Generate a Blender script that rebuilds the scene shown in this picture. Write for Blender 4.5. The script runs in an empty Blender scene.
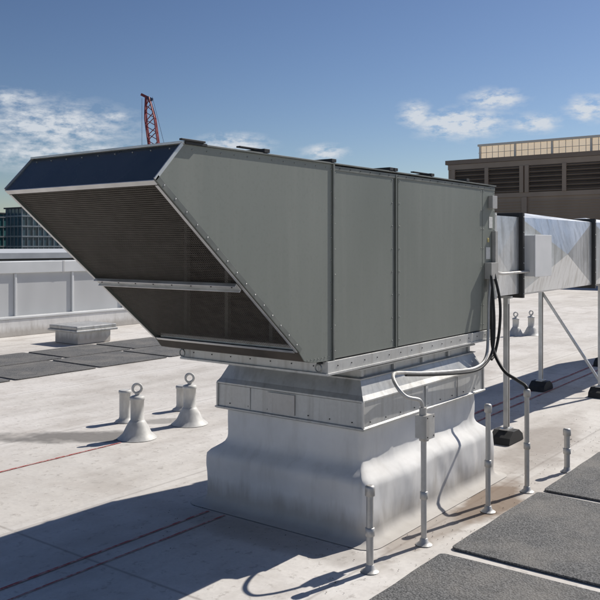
import bpy, math, random
from mathutils import Vector, noise as mnoise
random.seed(7)
scene=bpy.context.scene
scene.view_settings.view_transform='Standard'
try: scene.view_settings.look='None'
except Exception: pass
scene.view_settings.exposure=0

# ---------------------------------------------------------------- materials
def nt(name):
    m=bpy.data.materials.new(name); m.use_nodes=True
    t=m.node_tree; b=t.nodes['Principled BSDF']; return m,t,b
def L(t,a,b): t.links.new(a,b)
def math_n(t,op,a,b=None,clamp=False):
    n=t.nodes.new('ShaderNodeMath'); n.operation=op; n.use_clamp=clamp
    for i,x in enumerate((a,b)):
        if x is None: continue
        if isinstance(x,(int,float)): n.inputs[i].default_value=x
        else: t.links.new(x,n.inputs[i])
    return n.outputs[0]
def mixc(t,fac,a,b,bt='MIX'):
    n=t.nodes.new('ShaderNodeMix'); n.data_type='RGBA'; n.blend_type=bt
    for i,x in ((0,fac),(6,a),(7,b)):
        if isinstance(x,(int,float)): n.inputs[i].default_value=x
        elif isinstance(x,(tuple,list)): n.inputs[i].default_value=(*x[:3],1)
        else: t.links.new(x,n.inputs[i])
    return n.outputs[2]
def ramp(t,fac,a,b,ca=(0,0,0),cb=(1,1,1)):
    n=t.nodes.new('ShaderNodeValToRGB'); e=n.color_ramp.elements
    e[0].position=a; e[1].position=b; e[0].color=(*ca,1); e[1].color=(*cb,1)
    t.links.new(fac,n.inputs[0]); return n.outputs[0]
def coords(t,scale=(1,1,1)):
    tc=t.nodes.new('ShaderNodeTexCoord'); mp=t.nodes.new('ShaderNodeMapping')
    mp.inputs['Scale'].default_value=scale
    t.links.new(tc.outputs['Object'],mp.inputs[0]); return mp.outputs[0]
def noise(t,co,scale,detail=3,rough=.5):
    n=t.nodes.new('ShaderNodeTexNoise'); n.inputs['Scale'].default_value=scale
    n.inputs['Detail'].default_value=detail; n.inputs['Roughness'].default_value=rough
    t.links.new(co,n.inputs['Vector']); return n.outputs[0]
def bump(t,b,h,strength=.2,dist=.01):
    n=t.nodes.new('ShaderNodeBump'); n.inputs['Strength'].default_value=strength
    n.inputs['Distance'].default_value=dist; t.links.new(h,n.inputs['Height']); t.links.new(n.outputs[0],b.inputs['Normal'])

def simple(name,c1,c2,rough=.5,metal=0,sc=3,streak=(1,1,1),bs=0,bsc=30,spec=None,rvar=.1):
    m,t,b=nt(name); co=coords(t,streak)
    n1=noise(t,co,sc,2,.6)
    f=ramp(t,n1,.3,.7)
    col=mixc(t,f,c1,c2); L(t,col,b.inputs['Base Color'])
    b.inputs['Metallic'].default_value=metal
    rr=math_n(t,'ADD',math_n(t,'MULTIPLY',f,rvar),rough-rvar/2); L(t,rr,b.inputs['Roughness'])
    if spec is not None: b.inputs['Specular IOR Level'].default_value=spec
    if bs: bump(t,b,noise(t,coords(t),bsc,1),bs,.01)
    return m

def paintmat():
    m,t,b=nt('unit_paint'); co=coords(t)
    big=noise(t,coords(t,(1,1,.5)),1.5,3,.6); st=noise(t,coords(t,(9,9,.5)),1.6,3,.6); fine=noise(t,co,70,1,.6)
    c=mixc(t,ramp(t,big,.3,.7),(.172,.188,.166),(.208,.224,.200))
    c=mixc(t,math_n(t,'MULTIPLY',ramp(t,st,.5,.8),.35),c,(.27,.28,.25))
    c=mixc(t,math_n(t,'MULTIPLY',ramp(t,fine,.55,.75),.15),c,(.12,.12,.105))
    L(t,c,b.inputs['Base Color']); L(t,math_n(t,'ADD',math_n(t,'MULTIPLY',st,.25),.33),b.inputs['Roughness'])
    bump(t,b,noise(t,coords(t,(1,1,.8)),2.2,0),.4,.014); return m
paint=paintmat()
paint_edge=simple('unit_paint_edge',(.12,.13,.12),(.19,.20,.18),.45,0,8)
lip=simple('hood_lip_sky_tint',(.055,.07,.085),(.08,.095,.11),.28,.3,4)  # dark blue base colour paints the sky's reflection onto the lip
darkmetal=simple('dark_metal',(.02,.02,.022),(.035,.035,.035),.5,.2,8)
screwm=simple('screw_metal',(.22,.23,.22),(.32,.33,.32),.4,.5,8)
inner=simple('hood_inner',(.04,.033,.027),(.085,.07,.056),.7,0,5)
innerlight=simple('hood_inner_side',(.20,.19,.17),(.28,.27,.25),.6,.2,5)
wire=simple('screen_wire',(.12,.105,.09),(.20,.18,.155),.5,.3,20)
silverpaint=simple('aluminium_trim',(.50,.50,.49),(.68,.68,.67),.38,.7,9)
def galv(name,a,b2,rough=.42,metal=.75):
    m,t,b=nt(name); co=coords(t)
    v=t.nodes.new('ShaderNodeTexVoronoi'); v.inputs['Scale'].default_value=60; L(t,co,v.inputs['Vector'])
    n1=noise(t,coords(t,(1,1,.4)),3.5,3,.6)
    sp=math_n(t,'MULTIPLY',v.outputs['Color'],.3)
    f=math_n(t,'ADD',sp,math_n(t,'MULTIPLY',ramp(t,n1,.3,.72),.7))
    c=mixc(t,f,a,b2)
    gr=noise(t,coords(t,(12,12,1)),1.5,2,.6)
    c=mixc(t,math_n(t,'MULTIPLY',ramp(t,gr,.50,.72),.45),c,(.28,.26,.23))
    L(t,c,b.inputs['Base Color'])
    b.inputs['Metallic'].default_value=metal
    L(t,math_n(t,'ADD',math_n(t,'MULTIPLY',f,.2),rough-.1),b.inputs['Roughness'])
    bump(t,b,noise(t,co,5,1),.22,.02)
    return m
galvm=galv('galvanised_sheet',(.44,.44,.43),(.64,.64,.62),.50,.5)
galvduct=galv('galvanised_duct',(.60,.62,.63),(.84,.85,.86),.36,.75)
pipem=galv('conduit_metal',(.42,.41,.39),(.60,.59,.57),.5,.45)
black=simple('black_rubber',(.012,.012,.012),(.03,.03,.03),.6,0,12)
whitepl=simple('white_enamel',(.70,.71,.71),(.78,.78,.78),.4,0,4)
yellow=simple('label_yellow',(.50,.42,.15),(.6,.5,.2),.5,0,9)
labelw=simple('label_white',(.55,.55,.52),(.7,.7,.68),.5,0,60)
anchorpaint=simple('anchor_paint',(.44,.435,.42),(.64,.635,.61),.55,.05,14,(1,1,.5),.1,20)

def membrane(name,c1,c2):
    m,t,b=nt(name); co=coords(t)
    n1=noise(t,co,2.2,4,.62); n2=noise(t,coords(t,(1,1,.25)),11,3,.6)
    f=ramp(t,n1,.35,.68); c=mixc(t,f,c1,c2)
    f2=ramp(t,n2,.5,.78); c=mixc(t,math_n(t,'MULTIPLY',f2,.28),c,(.38,.35,.31))
    sx=t.nodes.new('ShaderNodeSeparateXYZ'); L(t,co,sx.inputs[0])
    z=math_n(t,'ADD',sx.outputs[2],math_n(t,'MULTIPLY',n2,-.16))
    foot=ramp(t,z,-.06,.10,(1,1,1),(0,0,0))
    c=mixc(t,math_n(t,'MULTIPLY',foot,.55),c,(.31,.27,.22))
    L(t,c,b.inputs['Base Color']); b.inputs['Roughness'].default_value=.75; b.inputs['Specular IOR Level'].default_value=.2
    bump(t,b,noise(t,coords(t,(1,1,.6)),6,2,.5),.30,.02); return m
curbmem=membrane('curb_membrane',(.68,.67,.65),(.80,.79,.77))

def roofmat():
    m,t,b=nt('roof_membrane'); co=coords(t)
    sx=t.nodes.new('ShaderNodeSeparateXYZ'); L(t,co,sx.inputs[0]); X,Y=sx.outputs[0],sx.outputs[1]
    big=noise(t,co,.35,2,.6); mid=noise(t,co,1.6,4,.65); fine=noise(t,co,45,2,.7); spk=noise(t,co,14,3,.75)
    st=noise(t,coords(t,(.35,2.2,1)),1.3,3,.6)
    c=mixc(t,ramp(t,big,.35,.65),(.62,.59,.55),(.73,.70,.665))
    c=mixc(t,math_n(t,'MULTIPLY',ramp(t,mid,.46,.66),.55),c,(.46,.42,.38))
    c=mixc(t,math_n(t,'MULTIPLY',ramp(t,st,.50,.70),.45),c,(.41,.38,.345))
    c=mixc(t,math_n(t,'MULTIPLY',ramp(t,spk,.57,.68),.5),c,(.29,.26,.23))
    c=mixc(t,math_n(t,'MULTIPLY',ramp(t,fine,.35,.7),.2),c,(.40,.375,.35))
    def seam(co1,period,off,w):
        a=math_n(t,'ADD',co1,off+1000*period); a=math_n(t,'ADD',a,math_n(t,'MULTIPLY',mid,.02))
        a=math_n(t,'MODULO',a,period); a=math_n(t,'ABSOLUTE',math_n(t,'SUBTRACT',a,period/2))
        return ramp(t,a,0,w,(1,1,1),(0,0,0)) , a
    s1,a1=seam(Y,1.83,.55,.014); s2,a2=seam(X,7.3,1.0,.014)
    s=math_n(t,'MAXIMUM',s1,s2)
    c=mixc(t,math_n(t,'MULTIPLY',s,.6),c,(.22,.19,.17))
    band=math_n(t,'LESS_THAN',a1,.075)
    c=mixc(t,math_n(t,'MULTIPLY',band,.22),c,(.78,.76,.73))
    for (x,y,rx,ry,rot,stg,colr) in [(4.15,5.72,.85,.24,-52,.85,(.17,.16,.15)),(5.15,5.42,.35,.13,-40,.6,(.17,.16,.15)),  # second ellipse: damp stain with an anchor's shadow painted into the roof colour
         (4.95,2.14,.62,.2,5,.85,(.19,.13,.085)),(4.1,2.16,.6,.14,0,.6,(.25,.2,.16)),(6.4,2.4,1.3,.3,8,.6,(.25,.21,.18)),
         (8.4,4.4,2.0,.5,10,.45,(.32,.28,.25)),(3.45,3.0,.18,.9,0,.45,(.28,.25,.22))]:
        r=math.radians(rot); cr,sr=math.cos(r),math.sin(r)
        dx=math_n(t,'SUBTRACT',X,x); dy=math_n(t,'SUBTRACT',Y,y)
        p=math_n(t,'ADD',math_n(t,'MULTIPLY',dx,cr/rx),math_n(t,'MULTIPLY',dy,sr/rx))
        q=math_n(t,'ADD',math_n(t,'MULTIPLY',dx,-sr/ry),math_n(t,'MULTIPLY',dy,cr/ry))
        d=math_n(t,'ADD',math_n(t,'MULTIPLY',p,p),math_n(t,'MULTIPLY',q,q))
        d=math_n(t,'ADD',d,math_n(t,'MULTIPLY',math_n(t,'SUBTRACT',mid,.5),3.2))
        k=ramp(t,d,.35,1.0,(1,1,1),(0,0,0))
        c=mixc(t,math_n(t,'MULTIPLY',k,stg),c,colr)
    L(t,c,b.inputs['Base Color']); b.inputs['Roughness'].default_value=.75; b.inputs['Specular IOR Level'].default_value=.2
    bump(t,b,noise(t,co,3.5,3,.65),.45,.02); return m
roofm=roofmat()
def padmat():
    m,t,b=nt('walkway_pad_rubber'); co=coords(t)
    f=noise(t,co,110,2,.8); g=noise(t,co,2.4,3,.65); g2=noise(t,co,9,2,.6)
    c=mixc(t,ramp(t,f,.38,.64),(.045,.046,.048),(.20,.20,.20))
    c=mixc(t,math_n(t,'MULTIPLY',ramp(t,g,.42,.7),.55),c,(.24,.225,.205))
    c=mixc(t,math_n(t,'MULTIPLY',ramp(t,g2,.55,.75),.4),c,(.05,.05,.05))
    L(t,c,b.inputs['Base Color']); b.inputs['Roughness'].default_value=.9
    bump(t,b,noise(t,co,110,0),.8,.006); return m
padm=padmat()
def redmat():
    m,t,b=nt('red_chalk'); co=coords(t)
    f=noise(t,co,25,3,.7)
    L(t,mixc(t,ramp(t,f,.44,.64),(.42,.09,.08),(.56,.42,.39)),b.inputs['Base Color']); b.inputs['Roughness'].default_value=.8; return m
redline=redmat()

# ---------------------------------------------------------------- mesh builder
class MB:
    def __init__(s): s.v=[];s.f=[];s.mi=[];s.sm=[];s.mats=[]
    def mat(s,m):
        if m not in s.mats: s.mats.append(m)
        return s.mats.index(m)
    def add(s,vs,fs,m,smooth=False):
        o=len(s.v); s.v+= [tuple(v) for v in vs]; k=s.mat(m)
        for f in fs: s.f.append(tuple(i+o for i in f)); s.mi.append(k); s.sm.append(smooth)
    def box(s,x0,x1,y0,y1,z0,z1,m):
        vs=[(x0,y0,z0),(x1,y0,z0),(x1,y1,z0),(x0,y1,z0),(x0,y0,z1),(x1,y0,z1),(x1,y1,z1),(x0,y1,z1)]
        s.add(vs,[(3,2,1,0),(4,5,6,7),(0,1,5,4),(1,2,6,5),(2,3,7,6),(3,0,4,7)],m)
    def prism(s,pts,y0,y1,m):
        n=len(pts); vs=[(x,y0,z) for x,z in pts]+[(x,y1,z) for x,z in pts]
        fs=[tuple(range(n)),tuple(reversed(range(n,2*n)))]+[(i,i+n,(i+1)%n+n,(i+1)%n) for i in range(n)]
        s.add(vs,fs,m)
    def beam(s,a,b,w,h,m,up=(0,0,1)):
        a=Vector(a);b=Vector(b);d=(b-a).normalized();u=Vector(up)
        if abs(d.dot(u))>.98:u=Vector((0,1,0))
        r=d.cross(u).normalized(); u=r.cross(d).normalized()
        vs=[]
        for p in (a,b):
            for i,j in ((-1,-1),(1,-1),(1,1),(-1,1)): vs.append(p+r*(i*w/2)+u*(j*h/2))
        s.add(vs,[(3,2,1,0),(4,5,6,7),(0,1,5,4),(1,2,6,5),(2,3,7,6),(3,0,4,7)],m)
    def tube(s,pts,r,m,seg=12,caps=True):
        pts=[Vector(p) for p in pts]; n=len(pts)
        rs=r if isinstance(r,(list,tuple)) else [r]*n
        tan=[]
        for i in range(n):
            a=pts[max(i-1,0)];b=pts[min(i+1,n-1)]
            d=b-a
            tan.append(d.normalized() if d.length>1e-9 else (tan[-1] if tan else Vector((0,0,1))))
        up=Vector((1,0,0)) if abs(tan[0].x)<.9 else Vector((0,1,0))
        u=(up-tan[0]*up.dot(tan[0])).normalized(); vs=[]
        for i in range(n):
            u=(u-tan[i]*u.dot(tan[i])).normalized(); w=tan[i].cross(u)
            for k in range(seg):
                a=2*math.pi*k/seg; vs.append(pts[i]+(u*math.cos(a)+w*math.sin(a))*rs[i])
        fs=[(i*seg+k,i*seg+(k+1)%seg,(i+1)*seg+(k+1)%seg,(i+1)*seg+k) for i in range(n-1) for k in range(seg)]
        s.add(vs,fs,m,True)
        if caps:
            s.add([vs[k] for k in range(seg)],[tuple(reversed(range(seg)))],m)
            s.add([vs[(n-1)*seg+k] for k in range(seg)],[tuple(range(seg))],m)
    def lathe(s,x,y,prof,m,seg=24):
        vs=[];n=len(prof)
        for r,z in prof:
            for k in range(seg):
                a=2*math.pi*k/seg; vs.append((x+r*math.cos(a),y+r*math.sin(a),z))
        fs=[(i*seg+k,i*seg+(k+1)%seg,(i+1)*seg+(k+1)%seg,(i+1)*seg+k) for i in range(n-1) for k in range(seg)]
        s.add(vs,fs,m,True); s.add([vs[(n-1)*seg+k] for k in range(seg)],[tuple(range(seg))],m)
    def screw(s,x,y,z,m,r=.0045,ax='y',sg=-1):
        d={'y':Vector((0,sg,0)),'x':Vector((sg,0,0)),'z':Vector((0,0,sg))}[ax]
        p=Vector((x,y,z)); s.tube([p-d*.001,p+d*.002,p+d*.0035],[r,r,r*.6],m,6)
    def build(s,name,bevel=0,parent=None,seg=2):
        me=bpy.data.meshes.new(name); me.from_pydata(s.v,[],s.f)
        for m in s.mats: me.materials.append(m)
        me.polygons.foreach_set('material_index',s.mi); me.polygons.foreach_set('use_smooth',s.sm)
        me.update(); ob=bpy.data.objects.new(name,me); scene.collection.objects.link(ob)
        if bevel:
            b=ob.modifiers.new('bevel','BEVEL'); b.width=bevel; b.segments=seg; b.limit_method='ANGLE'; b.angle_limit=math.radians(50)
        if parent: ob.parent=parent
        return ob
def empty(name):
    e=bpy.data.objects.new(name,None); scene.collection.objects.link(e); return e
def crom(pts,n=8):
    P=[Vector(p) for p in pts]; P=[P[0]*2-P[1]]+P+[P[-1]*2-P[-2]]; out=[]
    for i in range(1,len(P)-2):
        for k in range(n):
            t=k/n; a,b,c,d=P[i-1:i+3]
            out.append(.5*((2*b)+(c-a)*t+(2*a-5*b+4*c-d)*t*t+(3*b-a-3*c+d)*t**3))
    out.append(P[-2]); return out

# ---------------------------------------------------------------- air handling unit
Y0,Y1=2.42,3.45
XH=3.467; XE=5.51; ZT=2.02; ZB=1.0
unit=empty('rooftop_air_handling_unit')
h=MB()
P=(2.227,1.862); Q=(3.183,1.068)
side=[(XH,ZB),(XH,ZT),(2.378,ZT),P,Q,(3.225,1.02),(3.30,1.004)]
h.prism(side,Y0,Y0+.005,paint); h.prism(side,Y1-.005,Y1,paint)
h.box(2.380,XH,Y0+.006,Y1-.006,ZT-.008,ZT-.002,paint)
lx,lz=P[0]-2.378,P[1]-ZT
h.prism([(2.378,ZT-.001),(P[0],P[1]-.001),(P[0]+.006,P[1]-.004),(2.384,ZT-.007)],Y0+.006,Y1-.006,lip)
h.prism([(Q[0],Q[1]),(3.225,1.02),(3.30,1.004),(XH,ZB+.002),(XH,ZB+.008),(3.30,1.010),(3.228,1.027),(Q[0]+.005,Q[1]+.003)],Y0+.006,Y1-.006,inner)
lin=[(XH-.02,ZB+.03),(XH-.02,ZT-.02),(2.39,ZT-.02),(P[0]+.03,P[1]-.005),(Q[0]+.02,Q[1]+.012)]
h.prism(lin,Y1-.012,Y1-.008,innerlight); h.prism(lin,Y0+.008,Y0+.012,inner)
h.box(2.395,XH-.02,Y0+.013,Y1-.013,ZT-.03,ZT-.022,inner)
h.build('hood_shell',.0015,unit)
e=MB()
t=Vector((Q[0]-P[0],0,Q[1]-P[1])); Ls=t.length; t.normalize(); nrm=Vector((t.z,0,-t.x)); 
if nrm.z>0: nrm=-nrm
def pt(sv,y,off=0): return Vector((P[0],y,P[1]))+t*sv+nrm*off
e.beam(pt(0,Y0-.003,-.012),pt(Ls,Y0-.003,-.012),.006,.026,paint_edge,up=nrm)
e.beam(pt(.0,Y1+.003,-.012),pt(Ls,Y1+.003,-.012),.006,.026,paint_edge,up=nrm)
e.beam(pt(.012,Y0,.004),pt(.012,Y1,.004),.026,.005,silverpaint,up=nrm)
e.beam(pt(.03,Y0+.010,.004),pt(Ls-.01,Y0+.010,.004),.016,.004,silverpaint,up=nrm)
e.beam(pt(.03,Y1-.010,.004),pt(Ls-.01,Y1-.010,.004),.016,.004,silverpaint,up=nrm)
e.beam(pt(Ls-.012,Y0+.024,.005),pt(Ls-.012,Y1-.024,.005),.018,.005,silverpaint,up=nrm)
mid=Ls*.56
e.beam(pt(mid,Y0+.020,.010),pt(mid,Y1-.020,.010),.040,.006,galvm,up=nrm)
e.beam(pt(mid-.020,Y0+.020,.016),pt(mid-.020,Y1-.020,.016),.005,.018,silverpaint,up=nrm)
e.beam(pt(mid+.020,Y0+.020,.016),pt(mid+.020,Y1-.020,.016),.005,.018,silverpaint,up=nrm)
e.box(2.366,2.392,Y0-.004,Y1+.004,ZT,ZT+.010,silverpaint)
e.box(2.392,2.52,Y0-.01,Y0+.02,ZT,ZT+.012,darkmetal)
e.box(2.36,2.50,Y0-.02,Y0-.004,ZT+.012,ZT+.020,darkmetal)
e.box(2.521,XE+.01,Y0-.010,Y0+.02,ZT+.0005,ZT+.008,paint_edge)
for yy in (Y0-.003,Y1+.003):
    e.beam(Vector((2.378,yy,ZT)),Vector((P[0],yy,P[1])),.006,.016,silverpaint)
for i in range(15):
    p=pt(.05+i*(Ls-.1)/14,Y0-.006,-.014); e.screw(p.x,p.y,p.z,silverpaint,.004)
for i in range(9):
    e.screw(XH-.014,Y0,ZB+.05+i*.118,screwm,.004)
for i in range(12): e.screw(2.44+i*.088,Y0,ZT-.02,screwm,.0035)
for i in range(8):
    p=pt(mid,Y0+.06+i*.13,.014); e.screw(p.x,p.y,p.z,darkmetal,.004,'x')
for i in range(9):
    p=Vector((2.378,0,ZT)).lerp(Vector((P[0],0,P[1])),.12); e.screw(p.x-.001,Y0+.05+i*.115,p.z,screwm,.004,'x')
for i in range(7): e.screw(3.25+i*.03,Y0,1.022,screwm,.003)
e.build('hood_trim',.001,unit)
w=MB(); off=-.012; pitch=.0127
n=int((Y1-Y0-.05)/pitch)
for i in range(n+1):
    y=Y0+.025+i*pitch; w.beam(pt(.02,y,off),pt(Ls-.02,y,off),.0014,.0014,wire,up=nrm)
n=int((Ls-.04)/pitch)
for i in range(n+1):
    s_=.02+i*pitch; w.beam(pt(s_,Y0+.02,off+.0016),pt(s_,Y1-.02,off+.0016),.0016,.0014,wire,up=nrm)
w.build('bird_screen',0,unit)
f=MB()
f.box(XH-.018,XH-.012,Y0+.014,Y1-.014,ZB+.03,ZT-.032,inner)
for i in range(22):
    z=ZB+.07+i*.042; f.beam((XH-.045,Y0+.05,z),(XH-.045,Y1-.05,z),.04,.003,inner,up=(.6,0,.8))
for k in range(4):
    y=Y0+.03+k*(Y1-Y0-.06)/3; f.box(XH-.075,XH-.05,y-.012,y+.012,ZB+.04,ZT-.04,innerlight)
f.box(3.20,XH-.08,Y0+.03,Y1-.03,1.078,1.083,galvm); f.box(3.195,3.199,Y0+.03,Y1-.03,1.078,1.10,galvm)
f.build('filter_rack',0,unit)

b=MB()
b.box(XH+.001,XE-.004,Y0+.008,Y1-.002,ZB,ZT-.004,darkmetal)
b.box(XH-.004,XE+.008,Y0+.021,Y1+.006,ZT+.0005,ZT+.010,paint)
yp0,yp1=Y0,Y0+.0075
for x0,x1 in ((3.472,4.085),(4.14,5.300),(5.306,XE)):
    b.box(x0,x1,yp0,yp1,ZB+.006,ZT-.008,paint)
b.box(4.089,4.136,Y0+.003,Y0+.0078,ZB+.004,ZT-.006,paint_edge)
b.box(4.106,4.118,Y0-.008,Y0+.002,ZB+.004,ZT-.010,paint)
b.box(XH-.004,XH+.010,Y0-.010,Y0-.001,ZB-.02,ZT-.001,paint_edge)
b.box(XE-.003,XE,Y0+.008,Y1-.002,ZB+.006,ZT-.008,paint)
b.box(3.48,XE,Y0-.004,Y0-.0008,ZT-.030,ZT-.006,paint_edge)
b.build('body_panels',.002,unit)
s=MB()
for x in (3.49,4.07,4.155,5.285,5.32,5.495):
    for i in range(8): s.screw(x,Y0,ZB+.045+i*.133,screwm,.004)
for i in range(20): s.screw(3.53+i*.1,Y0-.004,ZT-.018,darkmetal,.003)
for x in (2.92,3.467,4.05,4.10,4.55,5.05):
    s.box(x-.02,x+.02,Y0-.012,Y1+.01,ZT+.0105,ZT+.028,darkmetal)
s.box(2.80,2.96,Y0+.05,Y0+.075,ZT+.0285,ZT+.036,darkmetal)
s.box(4.42,4.60,Y0+.05,Y0+.075,ZT+.0285,ZT+.036,darkmetal)
s.box(5.40,5.48,Y0-.035,Y0-.001,1.86,1.95,pipem)
s.box(5.41,5.47,Y0-.003,Y0-.0005,1.72,1.80,labelw)
s.box(5.385,5.415,Y0-.003,Y0-.0005,1.62,1.65,yellow)
s.box(5.36,5.43,Y0-.003,Y0-.0005,1.50,1.585,labelw)
s.box(5.335,5.45,Y0-.055,Y0-.001,1.36,1.475,pipem)
s.box(5.46,5.50,Y0-.03,Y0-.001,1.38,1.70,pipem)
s.tube([(5.39,Y0-.03,1.36),(5.39,Y0-.03,1.30)],.018,pipem)
s.build('fittings',.0015,unit)
r=MB()
r.box(3.41,XE-.01,Y0-.012,Y0+.05,.934,.998,galvm); r.box(3.41,XE-.01,Y1-.05,Y1+.012,.934,.998,galvm)
r.box(3.4105,3.46,Y0+.051,Y1-.051,.934,.998,galvm); r.box(XE-.06,XE-.01,Y0+.051,Y1-.051,.934,.998,galvm)
r.box(3.40,XE,Y0-.022,Y0-.013,.928,.940,galvm)
r.box(3.395,3.409,Y0-.02,Y1+.02,.926,.938,galvm)
r.box(3.46,XE-.06,Y0+.05,Y1-.05,.975,.985,darkmetal)
for i in range(16): r.screw(3.5+i*.13,Y0-.012,.97,darkmetal,.004)
for i in range(7): r.screw(3.41,Y0+.08+i*.145,.97,darkmetal,.004,'x')
for yy in (Y1-.01,Y0+.03):
    r.tube([Vector((3.385,yy,.965))+Vector((0,.020*math.cos(a*math.pi/8),.020*math.sin(a*math.pi/8))) for a in range(17)],.0045,screwm,6,False)
    r.box(3.384,3.408,yy-.012,yy+.012,.985,.995,darkmetal)
r.build('base_rail',.0015,unit)

# ---------------------------------------------------------------- curb
CX0,CX1,CY0,CY1=3.762,5.21,2.435,3.425
def rrect(out,rad,n=5,step=.03):
    x0,x1,y0,y1=CX0-out,CX1+out,CY0-out,CY1+out; pts=[]
    cs=[(x1-rad,y0+rad,-90),(x1-rad,y1-rad,0),(x0+rad,y1-rad,90),(x0+rad,y0+rad,180)]
    nx=int((CX1-CX0)/step); ny=int((CY1-CY0)/step)
    sides=[ny,nx,ny,nx]
    for ci,(cx,cy,a0) in enumerate(cs):
        arc=[(cx+rad*math.cos(math.radians(a0+90*k/n)),cy+rad*math.sin(math.radians(a0+90*k/n))) for k in range(n+1)]
        pts+=arc
        nx_=cs[(ci+1)%4]; b0=(nx_[0]+rad*math.cos(math.radians(nx_[2])),nx_[1]+rad*math.sin(math.radians(nx_[2])))
        a=arc[-1]; m_=sides[ci]
        for k in range(1,m_): pts.append((a[0]+(b0[0]-a[0])*k/m_,a[1]+(b0[1]-a[1])*k/m_))
    return pts
curb=empty('equipment_curb')
prof=[(.0035,.19,.10),(.006,.17,.08),(.010,.14,.06),(.024,.112,.05)]
z=.05
while z<.28: prof.append((z,.10,.035)); z+=.022
prof+=[(.285,.100,.035),(.305,.097,.035),(.325,.080,.035),(.345,.055,.032),(.362,.032,.03),(.378,.016,.028),(.40,.006,.025)]
z=.42
while z<.66: prof.append((z,.003,.022)); z+=.022
c=MB(); vs=[];fs=[]
loops=[rrect(o,rd) for zz,o,rd in prof]; n=len(loops[0])
for (zz,o,rd),lp in zip(prof,loops):
    for (x,y) in lp:
        nn=mnoise.noise(Vector((x*3.2,y*3.2,zz*5)))*.014+mnoise.noise(Vector((x*9,y*9,zz*6+4)))*.0045
        rg=1-abs(mnoise.noise(Vector((x*4.5+3,y*4.5,zz*3+7))))*2.2
        nn+=max(0,rg-.72)*.018
        wave=.016*mnoise.noise(Vector((x*2.1+9,y*2.1,0)))+.004*mnoise.noise(Vector((x*7+9,y*7,0))) if .25<zz<.42 else 0
        dx=x-(CX0+CX1)/2;dy=y-(CY0+CY1)/2
        fx=1 if abs(dx)/(CX1-CX0)>abs(dy)/(CY1-CY0) else 0
        amp=1 if zz>.02 else .0
        ex=(math.copysign(1,dx)*fx)*nn*amp; ey=(math.copysign(1,dy)*(1-fx))*nn*amp
        vs.append((x+ex,y+ey,zz+(wave if zz>.05 else 0)))
for i in range(len(loops)-1):
    for k in range(n): fs.append((i*n+k,i*n+(k+1)%n,(i+1)*n+(k+1)%n,(i+1)*n+k))
c.add(vs,fs,curbmem,True)
c.build('curb_body',0,curb)
k=MB()
def ring(levels,m):
    vs=[];fs=[]
    for zz,o in levels:
        vs+=[(CX0-o,CY0-o,zz),(CX1+o,CY0-o,zz),(CX1+o,CY1+o,zz),(CX0-o,CY1+o,zz)]
    for i in range(len(levels)-1):
        for j in range(4): fs.append((i*4+j,i*4+(j+1)%4,(i+1)*4+(j+1)%4,(i+1)*4+j))
    k.add(vs,fs,m)
ring([(.58,.01),(.585,.046),(.592,.056),(.600,.056),(.604,.042),(.735,.040),(.742,.048),(.750,.048),(.775,.030),(.852,-.006),(.858,-.006),(.858,.006),(.862,.006),(.862,-.03)],galvm)
ring([(.85,-.028),(.934,-.028)],galvm)
for cx,cy in ((CX0,CY0),(CX1,CY0),(CX0,CY1)):
    sx=-1 if cx==CX0 else 1; sy=-1 if cy==CY0 else 1
    k.beam((cx+sx*.044,cy+sy*.044,.60),(cx+sx*.044,cy+sy*.044,.745),.012,.012,silverpaint)
k.box(CX0-.050,CX0-.0435,2.86,3.06,.612,.73,pipem)
k.box(CX0-.0465,CX0-.0425,3.20,3.212,.606,.738,galvm)
k.box(4.42,4.45,CY0-.0465,CY0-.0425,.606,.738,galvm)
k.box(4.85,4.853,CY0-.050,CY0-.0425,.606,.738,pipem)
for i in range(9): k.screw(CX0+.03+i*.165,CY0-.043,.625,darkmetal,.004)
for i in range(7): k.screw(CX0-.043,CY0+.03+i*.15,.625,darkmetal,.004,'x')
for x in (3.80,4.15,4.5,4.85,5.15): k.box(x-.012,x+.012,CY0+.012,CY0+.0275,.868,.933,galvm)
k.box(CX0-.0,CX0+.0275,2.9,2.93,.868,.933,galvm)
k.box(CX0-.01,CX1+.01,CY0-.0,CY0+.0275,.905,.915,galvm)
k.build('metal_cap',.0012,curb)

# ---------------------------------------------------------------- conduits
def riser(name,x,y,zt,extra=None,r=.0155,caps=True):
    m=MB(); lean=random.uniform(-.004,.004); m.tube([(x,y,0),(x+lean,y,zt)],r,pipem,14)
    m.lathe(x,y,[(.045,.004),(.038,.008),(.024,.018),(.021,.035),(.017,.038)],pipem,18)
    m.lathe(x,y,[(r+.001,zt*.42),(r+.006,zt*.42+.003),(r+.006,zt*.42+.04),(r+.001,zt*.42+.043)],pipem,16)
    if caps: m.lathe(x,y,[(r+.001,zt-.045),(r+.007,zt-.042),(r+.007,zt-.004),(r+.004,zt+.004),(r-.004,zt+.008)],pipem,16)
    if extra: extra(m)
    return m.build(name)
riser('conduit_riser',3.37,2.128,.416,None,.018)
def ex2(m):
    x,y=3.847,2.09
    m.box(x-.042,x+.042,y-.035,y+.03,.575,.695,pipem); m.box(x-.046,x+.046,y-.040,y-.036,.571,.699,pipem)
    for dx in(-.034,.034):
        for zz in(.585,.686): m.screw(x+dx,y-.040,zz,darkmetal,.004)
    m.lathe(x,y,[(.018,.555),(.026,.557),(.026,.574)],pipem,12)
    m.tube([(x-.01,y,.695),(x-.01,y,.735)],.020,pipem)
    m.tube(crom([(x-.01,y,.73),(x-.03,2.10,.775),(3.745,2.14,.80),(3.735,2.19,.85),(3.83,2.27,.885),(4.0,2.335,.875),(4.3,2.35,.835),(4.7,2.355,.795),(5.05,2.355,.775),(5.22,2.355,.83),(5.30,2.375,1.0),(5.33,2.385,1.2),(5.36,2.385,1.37)],8),.0105,pipem,10)
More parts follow.
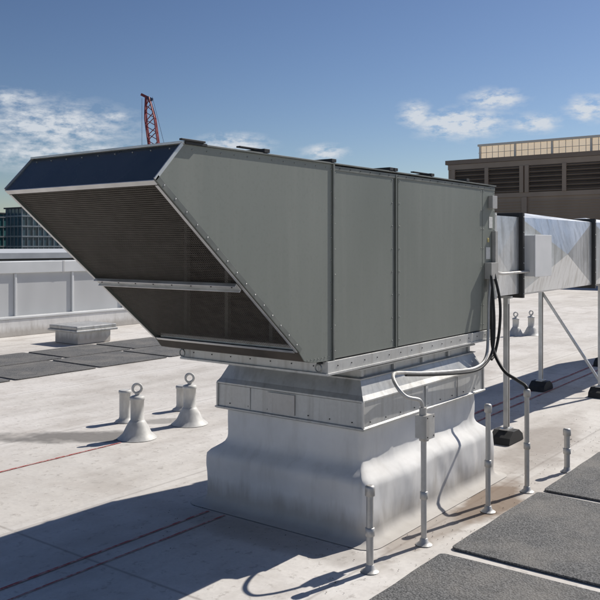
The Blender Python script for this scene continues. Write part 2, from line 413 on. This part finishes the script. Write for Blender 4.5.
riser('conduit_riser',3.847,2.09,.58,ex2,caps=False)
riser('conduit_riser',4.555,2.042,.64)
def ex4(m):
    m.tube(crom([(5.076,2.006,.655),(5.085,2.02,.685),(5.16,2.10,.70),(5.26,2.24,.74),(5.335,2.35,.86),(5.36,2.375,1.0),(5.37,2.385,1.2),(5.38,2.385,1.37)],8),.012,black,10)
riser('conduit_riser',5.076,2.006,.66,ex4)
riser('conduit_riser',5.694,1.958,.30,None,.02)
m=MB()
m.tube(crom([(5.345,2.375,1.40),(5.325,2.35,1.25),(5.325,2.34,1.05),(5.30,2.34,.88),(5.20,2.345,.79),(5.0,2.35,.758),(4.5,2.352,.80),(4.1,2.345,.85)],8),.009,black,10)
m.tube(crom([(5.40,2.375,1.40),(5.42,2.34,1.2),(5.41,2.34,1.0),(5.38,2.36,.84),(5.32,2.36,.80)],8),.010,black,10)
m.build('power_cable')

# ---------------------------------------------------------------- duct
duct=empty('ventilation_duct'); m=MB()
DY0,DY1,DZ0,DZ1=2.60,3.35,1.20,1.83
def section(x0,x1,bulge=.018):
    C=[(x0,DY0,DZ0),(x1,DY0,DZ0),(x1,DY1,DZ0),(x0,DY1,DZ0),(x0,DY0,DZ1),(x1,DY0,DZ1),(x1,DY1,DZ1),(x0,DY1,DZ1)]
    for q,nv in (((0,1,5,4),(0,-1,0)),((2,3,7,6),(0,1,0)),((4,5,6,7),(0,0,1)),((3,2,1,0),(0,0,-1))):
        ps=[Vector(C[i]) for i in q]; c_=sum(ps,Vector())/4+Vector(nv)*bulge
        m.add(ps+[c_],[(0,1,4),(1,2,4),(2,3,4),(3,0,4)],galvduct)
def flange(x,mt=darkmetal,o=.035):
    for (a,b_,c_,d_) in ((DY0-o,DY0+.002,DZ0-o,DZ1+o),(DY1-.002,DY1+o,DZ0-o,DZ1+o)): m.box(x-.018,x+.018,a,b_,c_,d_,mt)
    m.box(x-.018,x+.018,DY0+.003,DY1-.003,DZ1-.002,DZ1+o,mt); m.box(x-.018,x+.018,DY0+.003,DY1-.003,DZ0-o,DZ0+.002,mt)
    for i in range(6): m.screw(x,DY0-o,DZ0+i*(DZ1-DZ0)/5,silverpaint,.005)
xs=[5.51,6.42,8.3,10.2,12.0]
for a,b_ in zip(xs[:-1],xs[1:]): section(a,b_,.075 if a>6 else .02)
for x in xs[1:-1]: flange(x)
flange(5.9,galvm,.02)
m.box(12.001,12.75,DY0,DY1,.0,DZ1,galvduct); m.box(11.9,12.85,DY0-.1,DY1+.1,0,.3,curbmem)
m.build('duct_sheet',0,duct)
m=MB(); m.box(6.5,6.87,2.505,2.60-.002,1.34,1.68,whitepl); m.box(6.495,6.875,2.496,2.5045,1.335,1.685,whitepl)
m.tube(crom([(5.49,2.42,1.42),(5.60,2.44,1.40),(5.9,2.52,1.38),(6.3,2.55,1.38),(6.50,2.555,1.38)],6),.011,pipem,8)
m.build('control_box',.003,duct)
for x in (6.28,8.75,11.0):
    m=MB()
    for y in (2.655,3.30):
        m.box(x-.02,x+.02,y-.02,y+.02,.10,1.1655,silverpaint)
        m.box(x-.008,x+.008,y-.0215,y-.0195,.12,1.12,darkmetal)
        m.prism([(x-.15,.005),(x+.15,.005),(x+.13,.055),(x+.055,.10),(x-.055,.10),(x-.13,.055)],y-.085,y+.085,black)
        m.box(x-.06,x+.06,y-.035,y+.035,.10,.112,silverpaint)
    m.box(x-.0205,x+.0205,2.61,3.35,1.166,1.185,silverpaint)
    if x>7: m.beam((x+.03,3.30,1.08),(x+.03,2.66,.14),.025,.025,silverpaint)
    m.build('duct_support_stand',.003)

# ---------------------------------------------------------------- roof anchors
def anchor(name,x,y,hh,ringed=True,r=.056):
    m=MB()
    if ringed:
        m.lathe(x,y,[(.165,.004),(.152,.012),(.118,.045),(.088,.105),(.070,.135),(r+.004,.15),(r,.152),(r,hh-.14),(r+.006,hh-.138),(r+.006,hh-.115),(r-.01,hh-.105),(.02,hh-.10)],anchorpaint)
        R=.036; cz=hh-R-.008; a0=random.uniform(-.9,-.4)
        m.tube([(x+R*math.cos(a*math.pi/12)*math.cos(a0),y+R*math.cos(a*math.pi/12)*math.sin(a0),cz+R*math.sin(a*math.pi/12)) for a in range(25)],.012,anchorpaint,8,False)
        m.tube([(x,y,hh-.11),(x,y,cz-R+.005)],.02,anchorpaint)
    else:
        m.lathe(x,y,[(.09,.004),(.085,.014),(.056,.03),(.050,.05),(.050,hh-.03),(.056,hh-.028),(.056,hh-.006),(.045,hh)],anchorpaint)
    return m.build(name)
anchor('roof_anchor',4.54,5.14,.456); anchor('roof_anchor',5.18,5.17,.456)
anchor('roof_anchor',13.96,5.44,.44); anchor('roof_anchor',13.70,5.62,.42)
anchor('vent_pipe',4.885,5.696,.29,False); anchor('vent_pipe',5.57,5.67,.24,False)
m=MB(); cx,cy=8.5,10.95
m.box(cx-.33,cx+.33,cy-.30,cy+.30,.004,.20,curbmem); m.box(cx-.42,cx+.42,cy-.38,cy+.38,.20,.24,galvm); m.box(cx-.40,cx+.40,cy-.36,cy+.36,.24,.30,galvm)
m.build('roof_hatch',.012)

# ---------------------------------------------------------------- walkway pads
def pad(x0,x1,y0,y1,rot=0):
    m=MB(); cx,cy=(x0+x1)/2,(y0+y1)/2; cr,sr=math.cos(rot),math.sin(rot)
    def tr(x,y): return (cx+(x-cx)*cr-(y-cy)*sr, cy+(x-cx)*sr+(y-cy)*cr)
    r_=.03; pts=[]
    cs=((x1-r_,y0+r_,-90),(x1-r_,y1-r_,0),(x0+r_,y1-r_,90),(x0+r_,y0+r_,180))
    for ci,(ax,ay,a0) in enumerate(cs):
        for k_ in range(5): a=math.radians(a0+22.5*k_); pts.append((ax+r_*math.cos(a),ay+r_*math.sin(a)))
        nx_=cs[(ci+1)%4]; a=pts[-1]; bb=(nx_[0]+r_*math.cos(math.radians(nx_[2])),nx_[1]+r_*math.sin(math.radians(nx_[2])))
        for k_ in range(1,20):
            f_=k_/20; j=mnoise.noise(Vector((a[0]+(bb[0]-a[0])*f_,a[1]+(bb[1]-a[1])*f_,x0))*5)*.006
            pts.append((a[0]+(bb[0]-a[0])*f_+j,a[1]+(bb[1]-a[1])*f_+j))
    pts=[tr(*p) for p in pts]
    n_=len(pts); vs=[(*p,.005) for p in pts]+[(*p,.015) for p in pts]
    m.add(vs,[tuple(range(n_,2*n_))]+[(i,(i+1)%n_,(i+1)%n_+n_,i+n_) for i in range(n_)],padm); m.build('walkway_pad',.002)
pad(2.45,3.775,.72,1.945,.006); pad(3.865,5.075,.74,1.94,-.008); pad(5.15,6.36,.74,1.93,.01); pad(6.44,7.6,.74,1.92,-.004); pad(1.15,2.37,.72,1.94)
for i in range(-1,8):
    x0=.6+i*1.25
    pad(x0,x0+1.18,8.45,9.50,random.uniform(-.012,.012)); 
    if i<7: pad(x0+.3,x0+1.47,9.56,10.50,random.uniform(-.012,.012))
def chalk(y,x0,x1,w=.014,dy=0):
    m=MB(); n_=60; vs=[];fs=[]
    for i in range(n_+1):
        x=x0+(x1-x0)*i/n_; yy=y+dy*i/n_+mnoise.noise(Vector((x*1.3,y,0)))*.006; ww=w*(.8+.4*random.random())
        vs+=[(x,yy-ww/2,.0045),(x,yy+ww/2,.0045)]
    for i in range(n_): fs.append((2*i,2*i+2,2*i+3,2*i+1))
    m.add(vs,fs,redline); m.build('chalk_line')
chalk(3.38,-2,3.55,.018); chalk(3.25,-2,3.55,.014); chalk(5.17,-2,4.35,.02,-.05); chalk(3.30,5.6,14,.03,.15); chalk(3.14,5.6,14,.02,.15)
m=MB()
grit=simple('debris_grit',(.06,.05,.04),(.22,.19,.15),.9,0,9)
for i in range(420):
    if i<200: x,y=random.uniform(2.8,7.5),random.uniform(1.95,2.32)
    elif i<260: x,y=random.uniform(3.3,3.64),random.uniform(2.3,3.6)
    else: x,y=random.uniform(1.5,9),random.uniform(1.0,8)
    if 3.6<x<5.35 and 2.3<y<3.56: continue
    s_=random.uniform(.0015,.0045)*(1.6 if random.random()<.08 else 1); c_=Vector((x,y,.0045)); a=random.uniform(0,6.28)
    q=[c_+Vector((math.cos(a+j*2.1),math.sin(a+j*2.1),0))*s_*random.uniform(.7,1.5) for j in range(3)]+[c_+Vector((0,0,s_*.8))]
    m.add(q,[(0,1,3),(1,2,3),(2,0,3)],grit)
m.build('debris')

# ---------------------------------------------------------------- roof and parapet
m=MB(); RX0,RX1,RY0,RY1=-14,52,-22,13.0
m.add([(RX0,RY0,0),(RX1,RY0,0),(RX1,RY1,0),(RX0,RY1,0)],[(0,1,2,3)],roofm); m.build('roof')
wallm=simple('parapet_panel',(.48,.485,.485),(.58,.585,.585),.55,.0,1.2,(1,1,.3),.1,3)
copm=simple('coping_metal',(.62,.63,.63),(.72,.73,.73),.45,.2,1.5)
m=MB()
def parapet_y(yw,x0,x1):
    m.box(x0,x1,yw,yw+.3,-.2,1.20,wallm)
    m.box(x0,x1,yw-.16,yw-.001,.0,.30,curbmem); m.box(x0,x1,yw-.175,yw-.002,.302,.345,copm)
    m.box(x0,x1,yw-.05,yw+.36,1.10,1.31,copm)
    x=x0+.4; 
    while x<x1: m.box(x,x+.05,yw-.028,yw-.001,.346,1.098,copm); x+=1.22
    x=x0+2
    while x<x1: m.box(x,x+.06,yw-.053,yw+.363,1.098,1.313,wallm); x+=3.05
parapet_y(12.7,RX0,34.95)
m.build('parapet_wall',.01)
m=MB(); m.box(RX0-.3,RX0,RY0,RY1,-.2,1.2,wallm); m.box(RX0-.35,RX0+.05,RY0,RY1,1.2,1.3,copm); m.build('parapet_wall',.01)
m=MB(); m.box(RX0,RX1,RY0-.3,RY0,-.2,1.2,wallm); m.box(RX0,RX1,RY0-.35,RY0+.05,1.2,1.3,copm); m.build('parapet_wall',.01)
brick=simple('facade_grey',(.25,.24,.23),(.33,.32,.3),.7,0,1)
m=MB(); m.box(RX0-.29,RX1,RY0-.29,RY1-.01,-12,-.21,brick); m.build('host_building')

# ---------------------------------------------------------------- penthouse
brown=simple('brown_cladding',(.36,.27,.20),(.44,.34,.255),.6,.0,.8,(1,1,.3))
brownt=simple('brown_fascia',(.26,.195,.145),(.32,.24,.18),.6,.0,.8)
brownd=simple('brown_louvre',(.085,.062,.048),(.125,.095,.072),.6,.0,1)
tanl=simple('tan_rail',(.80,.74,.64),(.84,.79,.70),.5,0,1)
tan,tt,tb=nt('tan_translucent_screen')
tb.inputs['Base Color'].default_value=(.72,.62,.48,1); tb.inputs['Roughness'].default_value=.6
tr_=tt.nodes.new('ShaderNodeBsdfTranslucent'); mx=tt.nodes.new('ShaderNodeMixShader'); mx.inputs[0].default_value=.42
L(tt,mixc(tt,ramp(tt,noise(tt,coords(tt),.8,2),.3,.7),(.70,.60,.46),(.80,.70,.56)),tr_.inputs[0])
L(tt,tb.outputs[0],mx.inputs[1]); L(tt,tr_.outputs[0],mx.inputs[2]); L(tt,mx.outputs[0],tt.nodes['Material Output'].inputs[0])
ph=empty('mechanical_penthouse'); m=MB()
PX=35
m.box(PX,PX+14,-14,17.7,0,5.40,brown); m.box(PX-.10,PX+14,-14.1,17.82,5.401,5.6,brownt); m.box(PX-.06,PX-.001,-14,17.7,5.15,5.39,brown)
m.box(PX-.08,PX-.001,-14,17.7,3.75,3.95,brown); m.box(PX-.1,PX-.001,-14,17.7,2.2,2.35,brownt)
y=17.4; bay=0
while y>-13:
    w_=3.6
    m.box(PX-.02,PX-.002,y-w_+.25,y,3.96,5.14,brownd)
    for i in range(11): m.beam((PX-.06,y-w_+.25,4.03+i*.105),(PX-.06,y,4.03+i*.105),.07,.03,brownd if i%2 else brownt,up=(-.5,0,.8))
    for q in (y,y-w_*.5+.12,y-w_+.25): m.box(PX-.13,PX-.003,q-.09,q+.09,3.951,5.149,brown)
    if bay%3==2: m.box(PX-.02,PX-.002,y-w_+.25,y,2.45,3.65,brownd)
    for i in range(9): m.box(PX-.07,PX-.021 if bay%3==2 else PX-.001,y-w_+.25,y-.091,2.5+i*.13,2.54+i*.13,brown)
    m.box(PX-.12,PX-.003,y-w_+.0,y-w_+.24,.0,3.74,brown)
    y-=w_; bay+=1
m.build('penthouse_walls',0,ph)
m=MB(); y=16.6
m.add([(PX+1.2,-12,5.72),(PX+1.2,16.6,5.72),(PX+1.2,16.6,6.31),(PX+1.2,-12,6.31)],[(0,1,2,3)],tan)
for z0 in (5.61,6.31): m.box(PX+1.05,PX+1.199,-12,16.7,z0,z0+.10,tanl)
m.box(PX+1.14,PX+1.195,-12,16.7,5.99,6.01,tanl)
while y>-12:
    m.box(PX+1.10,PX+1.198,y-.045,y+.045,5.711,6.309,tanl)
    for q in range(1,6): m.box(PX+1.17,PX+1.199,y-q*.3-.012,y-q*.3+.012,5.715,6.308,tanl)
    y-=1.75
m.build('roof_screen',0,ph)

# ---------------------------------------------------------------- distant city
gr=simple('city_ground',(.10,.10,.09),(.16,.15,.13),.9,0,.02)
m=MB(); m.add([(-4000,-4000,-12),(4000,-4000,-12),(4000,4000,-12),(-4000,4000,-12)],[(0,1,2,3)],gr); m.build('ground')
m=MB(); m.box(-30,45,29,60,-12,1.05,brick); m.box(-30.2,45.2,28.8,60.2,1.05,1.28,copm)
for x in (6,19,33): m.box(x,x+3,40,43,1.28,2.0,wallm)
m.build('neighbour_building')
glass=simple('blue_glass',(.03,.07,.10),(.05,.11,.15),.12,.0,.3); tealg=simple('teal_glass',(.05,.16,.17),(.08,.22,.23),.15,0,.3)
mull=simple('mullion',(.25,.28,.30),(.33,.36,.38),.4,.3,.5); dk=simple('dark_cladding',(.03,.035,.04),(.05,.055,.06),.6,0,.5)
def tower(name,x0,y0,sx,sy,zt,gm,fl=3.6,mx=2.2):
    m=MB(); m.box(x0,x0+sx,y0,y0+sy,-12,zt,gm)
    z=-10
    while z<zt: m.box(x0-.3,x0+sx+.3,y0-.3,y0+sy+.3,z,z+.5,mull); z+=fl
    x=x0
    while x<x0+sx: m.box(x-.12,x+.12,y0-.22,y0-.01,-12,zt,mull); x+=mx
    y=y0
    while y<y0+sy: m.box(x0-.22,x0-.01,y-.12,y+.12,-12,zt,mull); y+=mx
    m.box(x0-.5,x0+sx+.5,y0-.5,y0+sy+.5,zt,zt+.5,dk); m.box(x0+sx*.3,x0+sx*.7,y0+sy*.3,y0+sy*.7,zt+.5,zt+2,dk)
    m.build(name)
tower('glass_office_building',168.5,251,18,10,14.5,glass); tower('glass_office_building',150,268,27,22,13.0,tealg)
tower('office_building',60,330,60,30,9,brick,4,4); tower('office_building',230,210,50,40,6,brick,4,4); tower('office_building',330,60,60,60,10,brick,4,4)
leaf=simple('foliage',(.035,.06,.02),(.07,.10,.04),.8,0,.5)
m=MB()
for i in range(1500):
    a=random.uniform(.15,1.45); R=random.uniform(150,230); px,py=R*math.cos(a),R*math.sin(a); zz=-12+random.uniform(3,12.5)*(.7+.3*math.sin(a*40))
    s_=random.uniform(.7,1.8); c_=Vector((px,py,zz))
    vs=[c_+Vector((random.uniform(-1,1),random.uniform(-1,1),random.uniform(-.8,.8)))*s_ for _ in range(5)]
    m.add(vs,[(0,1,2),(1,3,2),(2,3,4),(0,4,1),(0,2,4)],leaf)
m.build('distant_trees')
red=simple('crane_red',(.30,.05,.06),(.38,.08,.08),.5,0,.5); blue=simple('crane_blue',(.08,.12,.22),(.12,.16,.28),.5,0,.5)
cr=empty('crawler_crane'); m=MB()
def W(depth,xc,z): return Vector((depth*.797+xc*.605,depth*.605-xc*.797,z))
A=W(200,-31.4,-8); B=W(200,-37.6,38.0)
ax=(B-A).normalized(); rt=W(0,1,0).normalized(); rt=(rt-ax*rt.dot(ax)).normalized(); fw=ax.cross(rt)
def bp(s_,i,j):
    wd=1.15*min(1,.35+6*(1-s_)) * min(1,.3+s_*8)
    return A.lerp(B,s_)+rt*(i*wd)+fw*(j*wd)
ns=26
for k_ in range(ns):
    a,b_=k_/ns,(k_+1)/ns
    for i,j in ((-1,-1),(1,-1),(1,1),(-1,1)): m.beam(bp(a,i,j),bp(b_,i,j),.28,.28,red)
    for (i,j),(i2,j2) in (((-1,-1),(1,-1)),((1,-1),(1,1)),((1,1),(-1,1)),((-1,1),(-1,-1))):
        if k_%2: i,j,i2,j2=i2,j2,i,j
        m.beam(bp(a,i,j),bp(b_,i2,j2),.18,.18,red)
m.beam(B,B+rt*(-1.6)+Vector((0,0,1.0)),.6,.6,red); m.beam(B,B+rt*(1.3)+Vector((0,0,-.8)),.5,.7,blue)
m.beam(B+rt*1.2,A+rt*6+Vector((0,0,2)),.08,.08,blue); m.beam(B-rt*1.4,B-rt*1.4+Vector((0,0,-14)),.06,.06,blue)
m.build('lattice_boom',0,cr)
m=MB(); c0=A+Vector((0,0,-1)); m.box(c0.x-1,c0.x+7,c0.y-1.8,c0.y+1.8,-10,-7,red)
for q in(-3,2): m.box(c0.x-3,c0.x+5,c0.y+q,c0.y+q+1,-12,-10.4,dk)
m.build('crane_body',.2,cr)

# ---------------------------------------------------------------- light and sky
el=42; sa=.24; hx=math.sqrt(1-sa*sa)
sd=Vector((hx*math.cos(math.radians(el)),-sa*math.cos(math.radians(el)),math.sin(math.radians(el))))
sl=bpy.data.lights.new('sun','SUN'); sl.energy=4.9; sl.angle=math.radians(.5); sl.color=(1,.95,.875)
so=bpy.data.objects.new('sun',sl); scene.collection.objects.link(so)
so.rotation_euler=sd.to_track_quat('Z','Y').to_euler()
wd=bpy.data.worlds.new('World'); scene.world=wd; wd.use_nodes=True; t_=wd.node_tree
bg=t_.nodes['Background']; bg.inputs[1].default_value=.11
sk=t_.nodes.new('ShaderNodeTexSky'); sk.sky_type='NISHITA'; sk.sun_disc=False
sk.sun_elevation=math.radians(el); sk.sun_rotation=math.atan2(hx,-sa); sk.altitude=300; sk.air_density=1.0; sk.dust_density=.4; sk.ozone_density=2.5
tc=t_.nodes.new('ShaderNodeTexCoord'); sx=t_.nodes.new('ShaderNodeSeparateXYZ'); L(t_,tc.outputs['Generated'],sx.inputs[0])
az=math_n(t_,'MULTIPLY',math_n(t_,'ARCTAN2',sx.outputs[1],sx.outputs[0]),57.2958)
ele=math_n(t_,'MULTIPLY',math_n(t_,'ARCSINE',sx.outputs[2]),57.2958)
tot=None
for a0,e0,wa,we,g in [(54.2,8.0,4.2,1.3,1.15),(56.9,9.6,2.2,.6,.8),(50.1,8.75,1.0,.32,.9),(54,6.2,6,1.0,.95),(41.8,7.1,1.9,.55,1.3),(35.4,6.5,1.2,.45,1.3),(29.1,9.0,.9,.75,1.25),
     (26.0,8.35,2.4,.75,1.8),(23.7,9.9,1.5,.55,1.4),(21.0,8.2,1.3,.5,1.3),(17.6,9.0,1.1,.7,1.4)]:
    p=math_n(t_,'MULTIPLY',math_n(t_,'SUBTRACT',az,a0),1/wa); q=math_n(t_,'MULTIPLY',math_n(t_,'SUBTRACT',ele,e0),1/we)
    d=math_n(t_,'ADD',math_n(t_,'MULTIPLY',p,p),math_n(t_,'MULTIPLY',q,q))
    ex=math_n(t_,'MULTIPLY',math_n(t_,'EXPONENT',math_n(t_,'MULTIPLY',d,-.9)),g)
    tot=ex if tot is None else math_n(t_,'MAXIMUM',tot,ex)
cb=t_.nodes.new('ShaderNodeCombineXYZ'); L(t_,math_n(t_,'MULTIPLY',az,.55),cb.inputs[0]); L(t_,math_n(t_,'MULTIPLY',ele,1.3),cb.inputs[1])
nn=noise(t_,cb.outputs[0],1.3,5,.62)
cm=math_n(t_,'MULTIPLY',tot,ramp(t_,nn,.34,.62))
cm=math_n(t_,'MULTIPLY',ramp(t_,cm,.05,.75),.88)
gm=t_.nodes.new('ShaderNodeGamma'); L(t_,sk.outputs[0],gm.inputs[0]); gm.inputs[1].default_value=1.32
hue=t_.nodes.new('ShaderNodeHueSaturation'); L(t_,gm.outputs[0],hue.inputs['Color']); hue.inputs['Saturation'].default_value=.97; hue.inputs['Value'].default_value=.37
tint=mixc(t_,1.0,hue.outputs[0],(1.0,.95,.97),'MULTIPLY')
L(t_,mixc(t_,cm,tint,(6.0,6.35,6.8)),bg.inputs[0])

# ---------------------------------------------------------------- camera
cd=bpy.data.cameras.new('camera'); co=bpy.data.objects.new('camera',cd); scene.collection.objects.link(co)
co.location=(0,0,1.6); co.rotation_euler=(math.radians(90),0,math.radians(-52.8)); cd.sensor_width=36; cd.lens=48.66; cd.shift_y=-55/600
cd.clip_end=10000; cd.clip_start=.05; scene.camera=co
